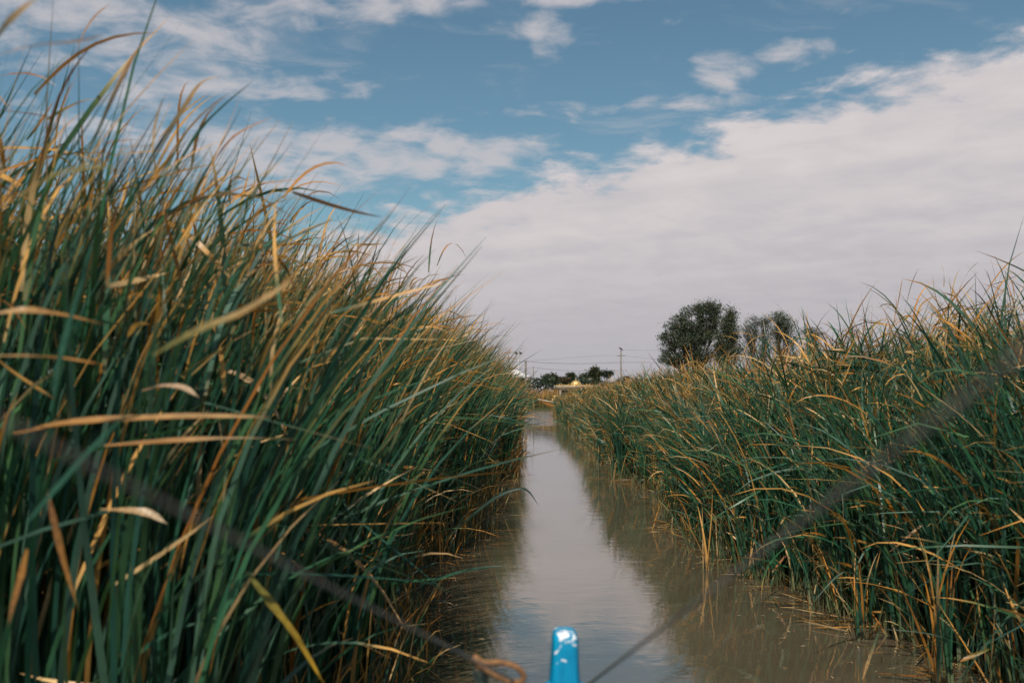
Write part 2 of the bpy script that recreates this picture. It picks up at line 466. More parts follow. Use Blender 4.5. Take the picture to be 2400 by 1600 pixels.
def reed_side(side, y0, y1, depth, shoots, per, width, nseg, wfac=1.0, hfac=None, edge_bias=1.0, brown=0.0):
    """one stretch of bank; side -1 left, +1 right"""
    p = Pile()
    n = int(shoots * depth * (y1 - y0))
    yy = rng.uniform(y0, y1, n)
    s = depth * rng.uniform(0, 1, n) ** edge_bias - (.0 if side > 0 else -.16)
    e = edge_l(yy) if side < 0 else edge_r(yy)
    e = e + side * (.14 * wob(yy, yy * 0, 1.5, 4 if side < 0 else 9) * np.clip(yy / 12, .3, 1.6))
    xx = e + side * s
    keep = wob(xx, yy, 2.2, 3) + rng.normal(0, .5, n) > -.85
    keep &= ~((s < .1) & (rng.uniform(0, 1, n) < .35))
    xx, yy, s = xx[keep], yy[keep], s[keep]; n = len(xx)
    if side < 0: H = np.interp(yy, [0, 3, 6, 12, 30, 60, 110], [2.56, 2.56, 2.6, 2.74, 2.68, 2.7, 2.75])
    else: H = np.interp(yy, [0, 6, 9, 12, 25, 60, 110], [2.62, 2.52, 2.26, 2.14, 2.36, 2.48, 2.65])
    H = H * (1 + .07 * wob(xx, yy, 1.1, 21) + rng.normal(0, .04, n)) * ramp(side, yy, s)
    # leaves of each shoot
    idx = np.repeat(np.arange(n), per); N = len(idx)
    j = np.tile(np.arange(per), n) / per
    base = np.stack([xx[idx] + rng.normal(0, .02, N), yy[idx] + rng.normal(0, .02, N), np.full(N, -.03)], -1)
    L = H[idx] * np.where(rng.uniform(0, 1, N) < .62, rng.uniform(.90, 1.02, N), rng.uniform(.55, .94, N)) * np.where(rng.uniform(0, 1, N) < .03, 1.14, 1.0)
    edge = np.clip(1 - s[idx] / .8, 0, 1)
    th0 = np.abs(rng.normal(R(3), R(4), N)) + edge * rng.uniform(0, R(5), N)
    phi = rng.uniform(0, math.tau, N)
    if side < 0: phi = np.where((edge > .1) & (np.cos(phi) > 0) & (rng.uniform(0, 1, N) < .6), math.pi - phi, phi)
    toward = rng.uniform(0, 1, N) < edge * (.2 if side < 0 else .5)             # shoots at the edge hang out over the water
    phi = np.where(toward, (0 if side < 0 else math.pi) + rng.normal(0, .7, N), phi)
    bend = np.abs(rng.normal(R(7), R(9), N)) + edge * rng.uniform(0, R(14 if side < 0 else 30), N)
    wind = np.clip(rng.normal(.66 if side < 0 else .95, .2, N), .1, 1.6)
    if side > 0: wind = np.where((edge > .2) & (rng.uniform(0, 1, N) < .6), wind * -.5, wind * 1.0)
    limp = rng.uniform(0, 1, N) < (.03 + .04 * edge)
    if side < 0: limp &= (yy[idx] > 6) & (edge < .4)
    bend = np.where(limp, rng.uniform(R(70), R(150), N), bend)
    fold = rng.uniform(.35, .85, N); foldang = np.where(rng.uniform(0, 1, N) < .12, rng.uniform(R(30), R(110), N), 0)
    W = width * rng.uniform(.65, 1.25, N) * wfac
    roll = rng.normal(0, .8, N); twist = rng.normal(0, 1.3, N)
    tip = np.clip(rng.normal(.875 - brown * .25, .09, N) + edge * (.12 if side > 0 else .05), .3, 1.1)
    tip = np.where(rng.uniform(0, 1, N) < (.42 if side < 0 else .30) + brown * 2, tip, tip + .14)
    dead = np.where(rng.uniform(0, 1, N) < (.05 if side < 0 else .025) + brown * .2, rng.uniform(.8, 1.0, N), 0.0)
    dead = np.where(limp & (rng.uniform(0, 1, N) < .25), 1.0, dead)
    p.add(*blades(base, L, th0, phi, bend, wind, W, roll, twist, tip, dead, nseg, fold, foldang))
    # leaves hanging about in every direction through the stand
    m = int(n * (1.5 if side < 0 else 3.6) * (1 if y0 < 30 else .7))
    k = rng.integers(0, n, m)
    k = np.where(rng.uniform(0, 1, m) < .5, k, k[np.argsort(s[k])][rng.integers(0, max(1, m // 2), m)])
    out = rng.uniform(0, 1, m) < .6
    ph = np.where(out, (0 if side < 0 else math.pi) + rng.normal(0, 1.0, m), rng.uniform(0, math.tau, m))
    b4 = np.stack([xx[k] + rng.normal(0, .08, m), yy[k] + rng.normal(0, .08, m), H[k] * rng.uniform(.08, .8, m)], -1)
    p.add(*blades(b4, rng.uniform(.3, .95, m), np.abs(rng.normal(R(32 if side > 0 else 22), R(20), m)), ph, np.abs(rng.normal(R(40), R(32), m)), rng.normal(.15, .2, m),
                  width * wfac * rng.uniform(.6, 1.1, m), rng.normal(0, .7, m), rng.normal(0, 1.2, m), np.clip(rng.normal(.82, .2, m), .2, 1.1), (rng.uniform(0, 1, m) < .10) * 1.0, 7, strawbase=.001))
    # thin dry tips curling in the wind over the top
    m = int(n * (.85 if side < 0 else .4))
    k = rng.integers(0, n, m)
    b5 = np.stack([xx[k] + rng.normal(.12, .12, m), yy[k] + rng.normal(0, .12, m), H[k] * rng.uniform(.72, 1.0, m)], -1)
    p.add(*blades(b5, rng.uniform(.12, .5, m), np.abs(rng.normal(R(45), R(28), m)), rng.normal(0, 1.1, m), rng.normal(R(45), R(45), m), rng.normal(.6, .3, m),
                  width * wfac * rng.uniform(.35, .75, m), rng.uniform(0, 3, m), rng.normal(0, 1.5, m), rng.uniform(-.3, .35, m), np.zeros(m), 7, strawbase=.001))
    # dry, broken leaves caught in the stand and stubble at the foot
    m = int(n * (1.0 if side < 0 else .9))
    k = rng.integers(0, n, m)
    zz = H[k] * rng.uniform(.05, .92, m)
    b2 = np.stack([xx[k] + rng.normal(0, .1, m), yy[k] + rng.normal(0, .1, m), zz], -1)
    p.add(*blades(b2, rng.uniform(.08, .42, m), np.abs(rng.normal(R(65), R(35), m)), rng.uniform(0, math.tau, m), rng.normal(R(25), R(30), m),
                  rng.normal(.1, .3, m), W[:m] * .8 if m <= N else np.full(m, width * wfac), rng.uniform(0, 3, m), rng.normal(0, 1.5, m), np.full(m, -.5), np.ones(m), 5, strawbase=.001))
    ke = np.where(s < .55)[0]
    if len(ke) and y0 < 30:
        m = int(len(ke) * 1.6)
        k = ke[rng.integers(0, len(ke), m)]
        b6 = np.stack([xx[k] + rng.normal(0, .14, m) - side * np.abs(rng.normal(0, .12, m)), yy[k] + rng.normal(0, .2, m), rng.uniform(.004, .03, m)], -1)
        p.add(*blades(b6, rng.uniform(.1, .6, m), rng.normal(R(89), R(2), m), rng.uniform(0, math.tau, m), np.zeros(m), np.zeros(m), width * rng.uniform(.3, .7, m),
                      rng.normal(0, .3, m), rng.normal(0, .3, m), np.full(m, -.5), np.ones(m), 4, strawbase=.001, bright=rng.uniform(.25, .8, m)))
    if len(ke):
        m = len(ke) * (7 if side < 0 else 4)
        k = ke[rng.integers(0, len(ke), m)]
        b3 = np.stack([xx[k] + rng.normal(0, .12, m) - side * rng.uniform(0, .12, m), yy[k] + rng.normal(0, .12, m), np.full(m, -.03)], -1)
        straw = rng.uniform(0, 1, m) ** (.8 if side < 0 else .45)
        p.add(*blades(b3, rng.uniform(.2, .95, m) * rng.uniform(.6, 1, m), np.abs(rng.normal(R(12), R(14), m)), rng.uniform(0, math.tau, m), np.abs(rng.normal(R(20), R(35), m)),
                      rng.normal(.0, .2, m), width * wfac * rng.uniform(.35, .8, m), rng.uniform(0, 3, m), rng.normal(0, 1, m), np.where(straw < .5, .2, .75), np.where(straw < .3, 1., 0.), 6, strawbase=.5))
    return p

def merge(ps):
    q = Pile()
    for p in ps:
        for V, Q, K in zip(p.V, p.Q, p.K):
            # indices inside p are already offset; undo by rebuilding
            pass
        V = np.concatenate(p.V); Q = np.concatenate(p.Q); K = np.concatenate(p.K)
        q.add(V, Q, K)
    return q

left = merge([reed_side(-1, 2.5, 14, 2.6, 92, 8, .0175, 9),
              reed_side(-1, 14, 34, 3.0, 52, 7, .0185, 7, 1.1),
              reed_side(-1, 34, 116, 3.6, 16, 6, .021, 6, 1.8)])
o = link("reed_grass", left.mesh("reeds left"), M_reed)
tag(o, "tall wind-blown reeds with orange tips crowding the near left bank of the canal", "reeds", kind="stuff")

right = merge([reed_side(1, 2.4, 14, 4.5, 80, 7, .019, 9),
               reed_side(1, 14, 34, 4.5, 50, 7, .019, 7, 1.1),
               reed_side(1, 34, 114, 5.5, 16, 6, .018, 6, 1.9, brown=.05)])
o = link("reed_grass", right.mesh("reeds right"), M_reed)
tag(o, "dense green reeds sloping down to the water along the right bank", "reeds", kind="stuff")

# thinner growth behind the two banks and the brown reeds past the cross canal
def field(x0, x1, y0, y1, dens, H, width, nseg, brown, per=1):
    n = int((x1 - x0) * (y1 - y0) * dens)
    b = np.stack([rng.uniform(x0, x1, n), rng.uniform(y0, y1, n), np.full(n, .05)], -1)
    L = H * rng.uniform(.6, 1.12, n)
    th = np.abs(rng.normal(R(5), R(6), n))
    return blades(b, L, th, rng.uniform(0, math.tau, n), np.abs(rng.normal(R(20), R(18), n)), np.clip(rng.normal(.5, .2, n), 0, 1.1), width * rng.uniform(.7, 1.3, n),
                  rng.normal(0, .8, n), rng.normal(0, 1, n), np.clip(rng.normal(.8 - brown * .45, .15, n), .05, 1.1), (rng.uniform(0, 1, n) < .1 + brown * .4) * 1.0, nseg)
p = Pile()
def behind(xc0, xc1, y0, y1, dens, H, width, nseg, brown, side):
    V, Q, K = field(xc0, xc1, y0, y1, dens, H, width, nseg, brown)
    p.add(V, Q, K)
behind(-9, -3.2, 2, 40, 22, 2.35, .02, 7, .1, -1)
behind(-14, -2.6, 40, 116, 5, 2.6, .04, 5, .2, -1)
behind(7.2, 16, 2, 40, 22, 2.2, .022, 7, .15, 1)
behind(8.2, 22, 40, 112, 6, 2.35, .04, 5, .6, 1)
behind(-30, 34, 129.5, 138, 26, 2.75, .05, 5, .28, 0)
o = link("reed_grass", p.mesh("reeds behind"), M_reed)
tag(o, "brown and green reeds standing back from the water beyond the two banks", "reeds", kind="stuff")

# ------------------------------------------------------------------ single leaves one can point at
TINT = {"tan": (.50, .30, .13), "pale": (.58, .42, .26), "orange": (.42, .19, .045), "yellow": (.46, .27, .02), "green": (.03, .10, .06), "dark": (.015, .045, .03), "grey": (.13, .18, .14), "pink": (.46, .26, .17), "brown": (.22, .10, .04), "olive": (.16, .15, .035)}
def ribbon(name, pts, width, c0, c1, label, cat, tiltv=(0, -.5, 1), n=34, taper0=.6, group=None):
    path = smooth_path(pts, n)
    bm = bmesh.new()
    cl = bm.verts.layers.float_color.new("tint")
    rows = []
    rr_ = random.Random(label)
    tw, ph_, spot = rr_.uniform(-.9, .9), rr_.uniform(0, 6), rr_.uniform(.55, .8)
    for i, q in enumerate(path):
        t = i / n
        tan = (path[min(i + 1, n)] - path[max(i - 1, 0)]).normalized()
        s = tan.cross(Vector(tiltv))
        if s.length < .05: s = tan.cross(Vector((1, .3, .2)))
        s.normalize(); nrm = s.cross(tan).normalized()
        ca_, sa_ = math.cos(tw * t + .25 * math.sin(3 * t + ph_)), math.sin(tw * t + .25 * math.sin(3 * t + ph_))
        s, nrm = s * ca_ + nrm * sa_, nrm * ca_ - s * sa_
        wv = .78 * width * (1 + .10 * math.sin(9 * t + ph_) + .06 * math.sin(23 * t + ph_)) * min(1, .25 + t * 2.4) * max(.04, 1 - t ** 3.2) * .5
        row = []
        for u, h in ((-1, 0), (-.5, -.16), (0, -.26), (.5, -.16), (1, 0)):
            v = bm.verts.new(q + s * wv * u + nrm * wv * h)
            k = .5 - .5 * math.cos(math.pi * min(1, max(0, t)))
            m_ = (1 + .10 * math.sin(i * 1.7 + ph_) + rr_.uniform(-.22, .16)) * (.7 if abs(u) == 1 and rr_.random() < .35 else 1) * (.6 if t > .93 else 1)
            cc = [lerp(a, b, k) * m_ for a, b in zip(TINT[c0], TINT[c1])]
            v[cl] = (*cc, 1)
            row.append(v)
        rows.append(row)
    for a, b in zip(rows, rows[1:]):
        for k in range(4): bm.faces.new((a[k], a[k + 1], b[k + 1], b[k]))
    origin = path[0].copy()
    bmesh.ops.translate(bm, verts=bm.verts, vec=-origin)
    o = build(name, bm, M_reed, smooth=True)
    o.location = origin
    return tag(o, label, cat, group)

def P(*a): return [at(x_, y_, d_) for x_, y_, d_ in a]
G = "single reed leaves standing out from the banks"
ribbon("dry_reed_leaf", P((30, 995, 1.9), (160, 968, 1.95), (330, 957, 2.0), (480, 953, 2.05), (620, 957, 2.1)), .028, "orange", "tan", "long tan dead leaf lying level across the left reeds, upper of two level ones", "reed leaf", group=G)
ribbon("dry_reed_leaf", P((240, 1022, 2.05), (420, 1008, 2.1), (560, 1004, 2.15), (692, 1008, 2.2)), .026, "orange", "pale", "pale straw leaf lying level across the left reeds, just below the long tan one", "reed leaf", group=G)
ribbon("dry_reed_leaf", P((325, 896, 2.2), (370, 884, 2.2), (420, 888, 2.2), (458, 912, 2.2)), .042, "pink", "pale", "short pale leaf arched like a hook above the level tan leaf", "reed leaf", group=G)
ribbon("dry_reed_leaf", P((-30, 722, 1.8), (60, 710, 1.8), (150, 722, 1.85), (245, 745, 1.9)), .026, "tan", "orange", "orange dead leaf drooping level from the left picture edge, above a lower orange one", "reed leaf", group=G)
ribbon("dry_reed_leaf", P((-30, 816, 1.75), (60, 815, 1.75), (140, 820, 1.8), (240, 836, 1.85)), .024, "tan", "orange", "straight orange leaf level at the left edge, lower of the pair there", "reed leaf", group=G)
ribbon("dry_reed_leaf", P((565, 1310, 2.3), (620, 1380, 2.3), (680, 1460, 2.3), (745, 1570, 2.3)), .028, "olive", "yellow", "bright yellow straight blade slanting down to the right at the bottom left", "reed leaf", group=G)
ribbon("dry_reed_leaf", P((600, 1175, 4.4), (690, 1208, 4.3), (790, 1262, 4.2), (870, 1345, 4.1), (935, 1450, 4.0)), .036, "orange", "tan", "long tan leaf arching down to the water in front of the left bank", "reed leaf", group=G)
ribbon("dry_reed_leaf", P((350, 815, 1.5), (450, 758, 1.5), (560, 712, 1.5), (690, 630, 1.5)), .026, "olive", "tan", "broad mustard leaf rising to the right across the middle of the left reeds", "reed leaf", group=G)
ribbon("green_reed_leaf", P((60, 1200, 1.5), (200, 1040, 1.5), (340, 900, 1.5), (480, 780, 1.5)), .03, "green", "green", "broad blurred green leaf slanting up beneath the mustard leaf", "reed leaf", group=G)
ribbon("green_reed_leaf", P((120, 900, 1.7), (150, 770, 1.7), (190, 640, 1.7), (215, 540, 1.7)), .022, "green", "green", "upright blurred green blade near the left edge crossing the orange drooping leaf", "reed leaf", group=G)
ribbon("dry_reed_leaf", P((-20, 130, 1.6), (80, 103, 1.6), (170, 95, 1.6), (240, 80, 1.6)), .013, "pink", "pink", "thin pinkish leaf blown level against the sky at the upper left", "reed leaf", group=G)
ribbon("green_reed_leaf", P((-30, 120, 1.5), (10, 60, 1.5), (45, 25, 1.5), (90, -10, 1.5)), .021, "dark", "tan", "broad blade rising out of the top left corner", "reed leaf", group=G)
ribbon("green_reed_leaf", P((200, 360, 2.3), (262, 215, 2.35), (305, 130, 2.4), (355, 55, 2.4)), .024, "dark", "orange", "tallest upright leaf with an orange tip against the blue sky", "reed leaf", group=G)
ribbon("green_reed_leaf", P((280, 470, 2.5), (360, 340, 2.5), (420, 250, 2.5), (462, 190, 2.5), (515, 172, 2.5)), .028, "dark", "tan", "tall leaf with a bent pale tip, second from the tallest against the sky", "reed leaf", group=G)
ribbon("green_reed_leaf", P((380, 430, 2.7), (450, 310, 2.7), (510, 245, 2.7), (582, 185, 2.7)), .019, "green", "dark", "slim dark leaf tip pointing up right into the blue sky", "reed leaf", group=G)
ribbon("dry_reed_leaf", P((480, 390, 3.0), (520, 330, 3.0), (560, 298, 3.0), (634, 264, 3.0)), .018, "brown", "pink", "brown leaf curving right into the sky below the slim dark tip", "reed leaf", group=G)
ribbon("dry_reed_leaf", P((450, 480, 3.2), (530, 440, 3.2), (590, 422, 3.2), (700, 410, 3.2)), .021, "brown", "pink", "reddish leaf kinked level, its tip farthest right against the cloud", "reed leaf", group=G)
ribbon("dry_reed_leaf", P((-20, 485, 1.5), (70, 432, 1.5), (150, 392, 1.5), (275, 380, 1.5)), .021, "tan", "olive", "blurred tan leaf arching from the left edge in front of the dark stems", "reed leaf", group=G)
ribbon("dry_reed_leaf", P((485, 845, 3.2), (555, 862, 3.2), (618, 918, 3.2), (656, 995, 3.2)), .026, "tan", "pale", "tan leaf drooping in a curve above the right end of the level leaves", "reed leaf", group=G)
ribbon("dry_reed_leaf", P((230, 1168, 2.2), (300, 1170, 2.2), (345, 1178, 2.2), (385, 1202, 2.2)), .03, "tan", "pale", "short tan leaf with a drooping tip low in the left reeds", "reed leaf", group=G)
ribbon("dry_reed_leaf", P((110, 1130, 1.9), (125, 1200, 1.9), (150, 1300, 1.9), (180, 1400, 1.9)), .018, "brown", "orange", "orange leaf hanging nearly straight down at the lower left", "reed leaf", group=G)
ribbon("dry_reed_leaf", P((62, 1260, 1.8), (48, 1320, 1.8), (30, 1385, 1.8), (18, 1440, 1.8)), .02, "orange", "brown", "orange leaf hanging down beside the lower left picture edge", "reed leaf", group=G)
ribbon("dry_reed_leaf", P((580, 1300, 3.3), (620, 1266, 3.3), (660, 1275, 3.3), (705, 1320, 3.3)), .022, "tan", "orange", "tan leaf looped over like a cane above the yellow blade", "reed leaf", group=G)
ribbon("dry_reed_leaf", P((830, 1055, 5.2), (880, 1063, 5.2), (925, 1070, 5.2), (985, 1078, 5.2)), .05, "orange", "orange", "broad rust-orange leaf lying level high on the left bank's slope", "reed leaf", group=G)
ribbon("green_reed_leaf", P((1020, 1240, 5.4), (1090, 1178, 5.4), (1150, 1135, 5.4), (1205, 1122, 5.4), (1238, 1160, 5.4)), .026, "dark", "dark", "dark thin leaf arching out over the open water from the left bank", "reed leaf", group=G)
ribbon("green_reed_leaf", P((960, 1345, 4.6), (1030, 1320, 4.6), (1090, 1305, 4.6), (1160, 1298, 4.6)), .035, "green", "dark", "dark green leaf stretched level above the water below the arching one", "reed leaf", group=G)
def c7(*a): return [at((1600 + x_ / 2.904) * .98, (1060 + y_ / 2.904) * .98, d_) for x_, y_, d_ in a]
ribbon("green_reed_leaf", c7((1990, 1340, 5.4), (1700, 1235, 5.3), (1340, 1195, 5.2)), .03, "green", "grey", "pale leaf snapped level above the water near the lower right corner", "reed leaf", group=G)
ribbon("reed_stalk", c7((1225, 1540, 5.2), (1280, 1370, 5.2), (1345, 1192, 5.2)), .022, "tan", "green", "bent stalk standing in the open water holding the snapped pale leaf", "reed stalk", tiltv=(0, 1, .1))
ribbon("green_reed_leaf", c7((1750, 1030, 6.6), (1480, 915, 6.5), (1180, 822, 6.4), (1060, 832, 6.3), (850, 1060, 6.1)), .034, "green", "grey", "grey-green leaf arched over the water's edge of the right bank", "reed leaf", group=G)
ribbon("dry_reed_leaf", c7((1350, 340, 7.0), (1240, 355, 7.0), (1112, 376, 7.0)), .034, "olive", "orange", "orange-tipped leaf lying level in the middle of the right bank", "reed leaf", group=G)
ribbon("dry_reed_leaf", c7((1420, 290, 7.0), (1350, 370, 7.0), (1305, 468, 7.0)), .03, "olive", "orange", "orange-tipped leaf hanging steeply beside the level one on the right bank", "reed leaf", group=G)
ribbon("green_reed_leaf", c7((1900, 500, 5.8), (1990, 400, 5.8), (2080, 320, 5.8), (2200, 290, 5.8)), .05, "green", "green", "broad green leaf bending to the right high on the near right bank", "reed leaf", group=G)
ribbon("dry_reed_leaf", c7((1410, 672, 6.3), (1500, 600, 6.3), (1620, 500, 6.3), (1750, 445, 6.3)), .026, "brown", "tan", "thin tan leaf slanting up across the dark face of the right bank", "reed leaf", group=G)
ribbon("dry_reed_leaf", c7((1890, 1418, 5.0), (1960, 1385, 5.0), (2110, 1325, 5.0)), .03, "orange", "olive", "orange leaf slanting low over the water at the bottom right", "reed leaf", group=G)

# tufts that stand in the water clear of the bank
def tuft(name, x0, y0, n, h, label, spread=.25, dry=.15):
    b = np.stack([x0 + rng.normal(0, .03, n), y0 + rng.normal(0, .03, n), np.full(n, -.03)], -1)
    V, Q, K = blades(b - np.array((x0, y0, 0)), h * rng.uniform(.6, 1.1, n), np.abs(rng.normal(0, spread, n)), rng.uniform(0, math.tau, n), np.abs(rng.normal(.3, .4, n)), rng.normal(-.05, .15, n),
                     .014 * rng.uniform(.7, 1.3, n), rng.normal(0, .8, n), rng.normal(0, 1, n), rng.uniform(.6, 1.05, n), (rng.uniform(0, 1, n) < dry) * 1.0, 9, strawbase=.2)
    o = link(name, fast_mesh(name, V, Q, K), M_reed)
    o.location = (x0, y0, 0)
    return tag(o, label, "reeds", "reed tufts standing clear of the bank")
def gnd(x_, y_):
    v = at((1600 + x_ / 2.904) * .98, (1060 + y_ / 2.904) * .98, 1.0) - Vector((0, 0, CAM_H))
    s = -CAM_H / v.z
    return v.x * s, v.y * s
for (gx, gy, n, h, lab) in ((1225, 1270, 12, .62, "small upright green tuft standing alone in the water right of the boat"),
                            (1780, 1640, 22, 1.0, "tall green tuft rising from the water at the bottom right edge"),
                            (430, 850, 26, .8, "pale splayed tuft at the foot of the right bank"),
                            (590, 845, 20, .75, "straight tuft beside the pale splayed one"),
                            (175, 800, 6, .75, "thin straw stems standing in the water farthest from the right bank")):
    qx, qy = gnd(gx, gy)
    tuft("reed_tuft", qx, qy, n, h, lab, spread=.3 if "splayed" in lab else .16, dry=.8 if "straw" in lab else .2)

# floating bits
bm = bmesh.new()
for i in range(700):
    yv = 4.5 + 22 * random.random() ** 2
    side = random.random()
    if side < .6: xv = float(edge_l(yv)) + abs(random.gauss(0, .28))
    else: xv = float(edge_r(yv)) - abs(random.gauss(0, .35))
    a = random.uniform(0, math.pi); l = random.uniform(.008, .04); ww = random.uniform(.003, .008)
    c_, s_ = math.cos(a), math.sin(a)
    vs = [bm.verts.new((xv + u * l * c_ - v * ww * s_, yv + u * l * s_ + v * ww * c_, .004 + .002 * abs(u * v))) for u, v in ((-1, 0), (0, -1), (1, 0), (0, 1))]
    bm.faces.new(vs)
tag(build("floating_litter", bm, varied("leaf litter", (.35, .28, .17), (.18, .12, .06), 3, .8, .2)), "scraps of dead leaf and froth floating along the reed edges", "leaf litter", kind="stuff")

# ------------------------------------------------------------------ trees
def make_tree(name, label, cat, X, Y, base_z, lobes, leaf, per, cl, trunk_h, trunk_r, tint, group=None, gap=.0, seed=1, autumn=.08):
    """lobes: (x, y, z, rx, ry, rz, clumps) relative to the foot"""
    r = np.random.default_rng(seed)
    root = empty(name, (X, Y, base_z)); tag(root, label, cat, group)
    bm = bmesh.new()
    top = max(l[2] for l in lobes)
    cx = sum(l[0] for l in lobes) / len(lobes)
    tube(bm, [(0, 0, -.3), (cx * .1, 0, trunk_h * .5), (cx * .3, 0, trunk_h)], [trunk_r * 1.25, trunk_r, trunk_r * .8], 8)
    leaves_c = []
    for (lx, ly, lz, rx, ry, rz, nc) in lobes:
        mid = Vector((lx * .6 + cx * .12, ly * .6, lerp(trunk_h, lz, .55)))
        tube(bm, smooth_path([(cx * .25, 0, trunk_h * .8), mid, (lx, ly, lz + rz * .4)], 8), [trunk_r * .6 * (1 - .1 * i) for i in range(9)], 6)
        dirs = r.normal(0, 1, (nc, 3)); dirs /= np.linalg.norm(dirs, axis=1, keepdims=True)
        rad = r.uniform(.12, 1, nc) ** .5 * (1 + .2 * r.normal(0, 1, nc))
        cc = np.array((lx, ly, lz)) + dirs * rad[:, None] * np.array((rx, ry, rz))
        leaves_c.append(cc)
        for q in cc[:: max(1, nc // 22)]:
            m = Vector(q)
            tube(bm, [mid.lerp(Vector((lx, ly, lz)), random.random()), mid.lerp(m, .55) + Vector((random.gauss(0, .1), random.gauss(0, .1), .12)), m], [trunk_r * .2, trunk_r * .12, trunk_r * .04], 4, cap=False)
    build("trunk", bm, M_bark, root, True)
    cc = np.concatenate(leaves_c)
    keep = wob(cc[:, 0] * 2.2, cc[:, 2] * 2.2, 1.0, seed + 5) > -1.0 + gap
    cc = cc[keep]
    n = len(cc) * per
    ctr = np.repeat(cc, per, 0) + r.normal(0, cl, (n, 3)) * np.array((1, 1, .75))
    u = r.normal(0, 1, (n, 3)); u /= np.linalg.norm(u, axis=1, keepdims=True)
    v = np.cross(u, r.normal(0, 1, (n, 3))); v /= np.linalg.norm(v, axis=1, keepdims=True) + 1e-9
    sz = leaf * r.uniform(.6, 1.4, (n, 1))
    V = np.stack([ctr - u * sz, ctr - v * sz * .55, ctr + u * sz, ctr + v * sz * .55], 1).reshape(-1, 3)
    Q = np.arange(n * 4).reshape(-1, 4)
    k = np.repeat(r.uniform(.65, 1.35, (len(cc), 1)), per, 0) * r.uniform(.75, 1.25, (n, 1))
    col = np.array(tint) * k
    a = (r.uniform(0, 1, n) < autumn)
    col[a] = np.array((.14, .085, .03)) * r.uniform(.6, 1.2, (a.sum(), 1))
    link("crown", fast_mesh("crown", V, Q, np.repeat(col, 4, 0), False), M_tree, root)
    return root

def tree_from(name, label, cat, scale, ox, oy, D, lobes, foot, **kw):
    """lobes drawn in the pixels of an enlargement: (x, y, rx, ry, clumps)"""
    m = 0.42667 / scale * D / F
    f = src(ox + foot / scale, 900, D)
    out = []
    for (lx, ly, rx, ry, nc) in lobes:
        q = src(ox + lx / scale, oy + ly / scale, D)
        out.append((q.x - f.x, random.uniform(-.25, .25) * rx * m, q.z - .2, rx * m, rx * m * .9, ry * m, nc))
    return make_tree(name, label, cat, f.x, D, .2, out, **kw)

GT = "trees rising behind the right reeds"
c2 = dict(scale=4.704, ox=1500, oy=660)
DK = (.076, .10, .062)
tree_from("broadleaf_tree", "largest dark tree with several rounded crowns at the left of the group", "tree", D=105, foot=600,
          lobes=[(330, 640, 95, 150, 60), (420, 520, 110, 170, 95), (560, 440, 125, 190, 120), (600, 640, 150, 150, 110), (470, 720, 140, 110, 80), (700, 330, 105, 120, 85), (800, 330, 105, 125, 85), (820, 480, 90, 110, 40), (700, 560, 110, 150, 60), (465, 360, 40, 55, 12), (265, 600, 40, 50, 10), (300, 790, 90, 70, 22), (420, 800, 110, 70, 26), (620, 810, 130, 60, 30), (760, 790, 70, 80, 20), (350, 860, 140, 50, 30), (600, 870, 160, 45, 34)],
          leaf=.08, per=30, cl=.25, trunk_h=2.6, trunk_r=.24, tint=DK, group=GT, seed=3, gap=.3, **c2)
tree_from("broadleaf_tree", "narrow pointed tree close against the largest dark one", "tree", D=102, foot=960,
          lobes=[(1000, 380, 65, 100, 42), (970, 520, 95, 130, 75), (1040, 600, 80, 130, 50), (900, 660, 110, 120, 70), (980, 760, 140, 80, 60), (850, 780, 90, 60, 18), (1060, 780, 70, 70, 18), (930, 860, 170, 50, 34)],
          leaf=.08, per=30, cl=.25, trunk_h=2.2, trunk_r=.18, tint=(.085, .108, .062), group=GT, seed=8, autumn=.14, **c2)
tree_from("broadleaf_tree", "thin grey-green tree in the middle of the group, sky showing through", "tree", D=118, foot=1270,
          lobes=[(1180, 520, 80, 75, 30), (1260, 470, 85, 75, 36), (1380, 430, 80, 75, 34), (1230, 640, 130, 110, 44), (1390, 590, 90, 130, 36), (1230, 770, 120, 70, 24), (1380, 760, 100, 60, 22), (1280, 850, 200, 50, 36)],
          leaf=.075, per=26, cl=.28, trunk_h=3.0, trunk_r=.15, tint=(.105, .122, .09), group=GT, seed=12, gap=.25, **c2)
tree_from("broadleaf_tree", "round-topped tree on a clear trunk, right of the thin grey-green one", "tree", D=112, foot=1540,
          lobes=[(1530, 400, 95, 75, 44), (1600, 460, 110, 90, 52), (1510, 530, 110, 100, 40), (1640, 560, 95, 110, 32), (1540, 700, 130, 70, 20), (1600, 770, 120, 50, 16), (1700, 640, 60, 80, 12), (1600, 850, 170, 50, 32)],
          leaf=.075, per=27, cl=.26, trunk_h=3.4, trunk_r=.16, tint=(.096, .12, .078), group=GT, seed=17, gap=.18, **c2)
tree_from("broadleaf_tree", "smallest sparse tree of the group, half sunk in the right reeds", "tree", D=115, foot=1890,
          lobes=[(1860, 560, 75, 70, 30), (1930, 570, 80, 65, 28), (1890, 660, 110, 90, 30), (1890, 780, 150, 70, 34)],
          leaf=.07, per=25, cl=.26, trunk_h=2.5, trunk_r=.12, tint=(.108, .122, .074), group=GT, seed=22, gap=.2, autumn=.2, **c2)

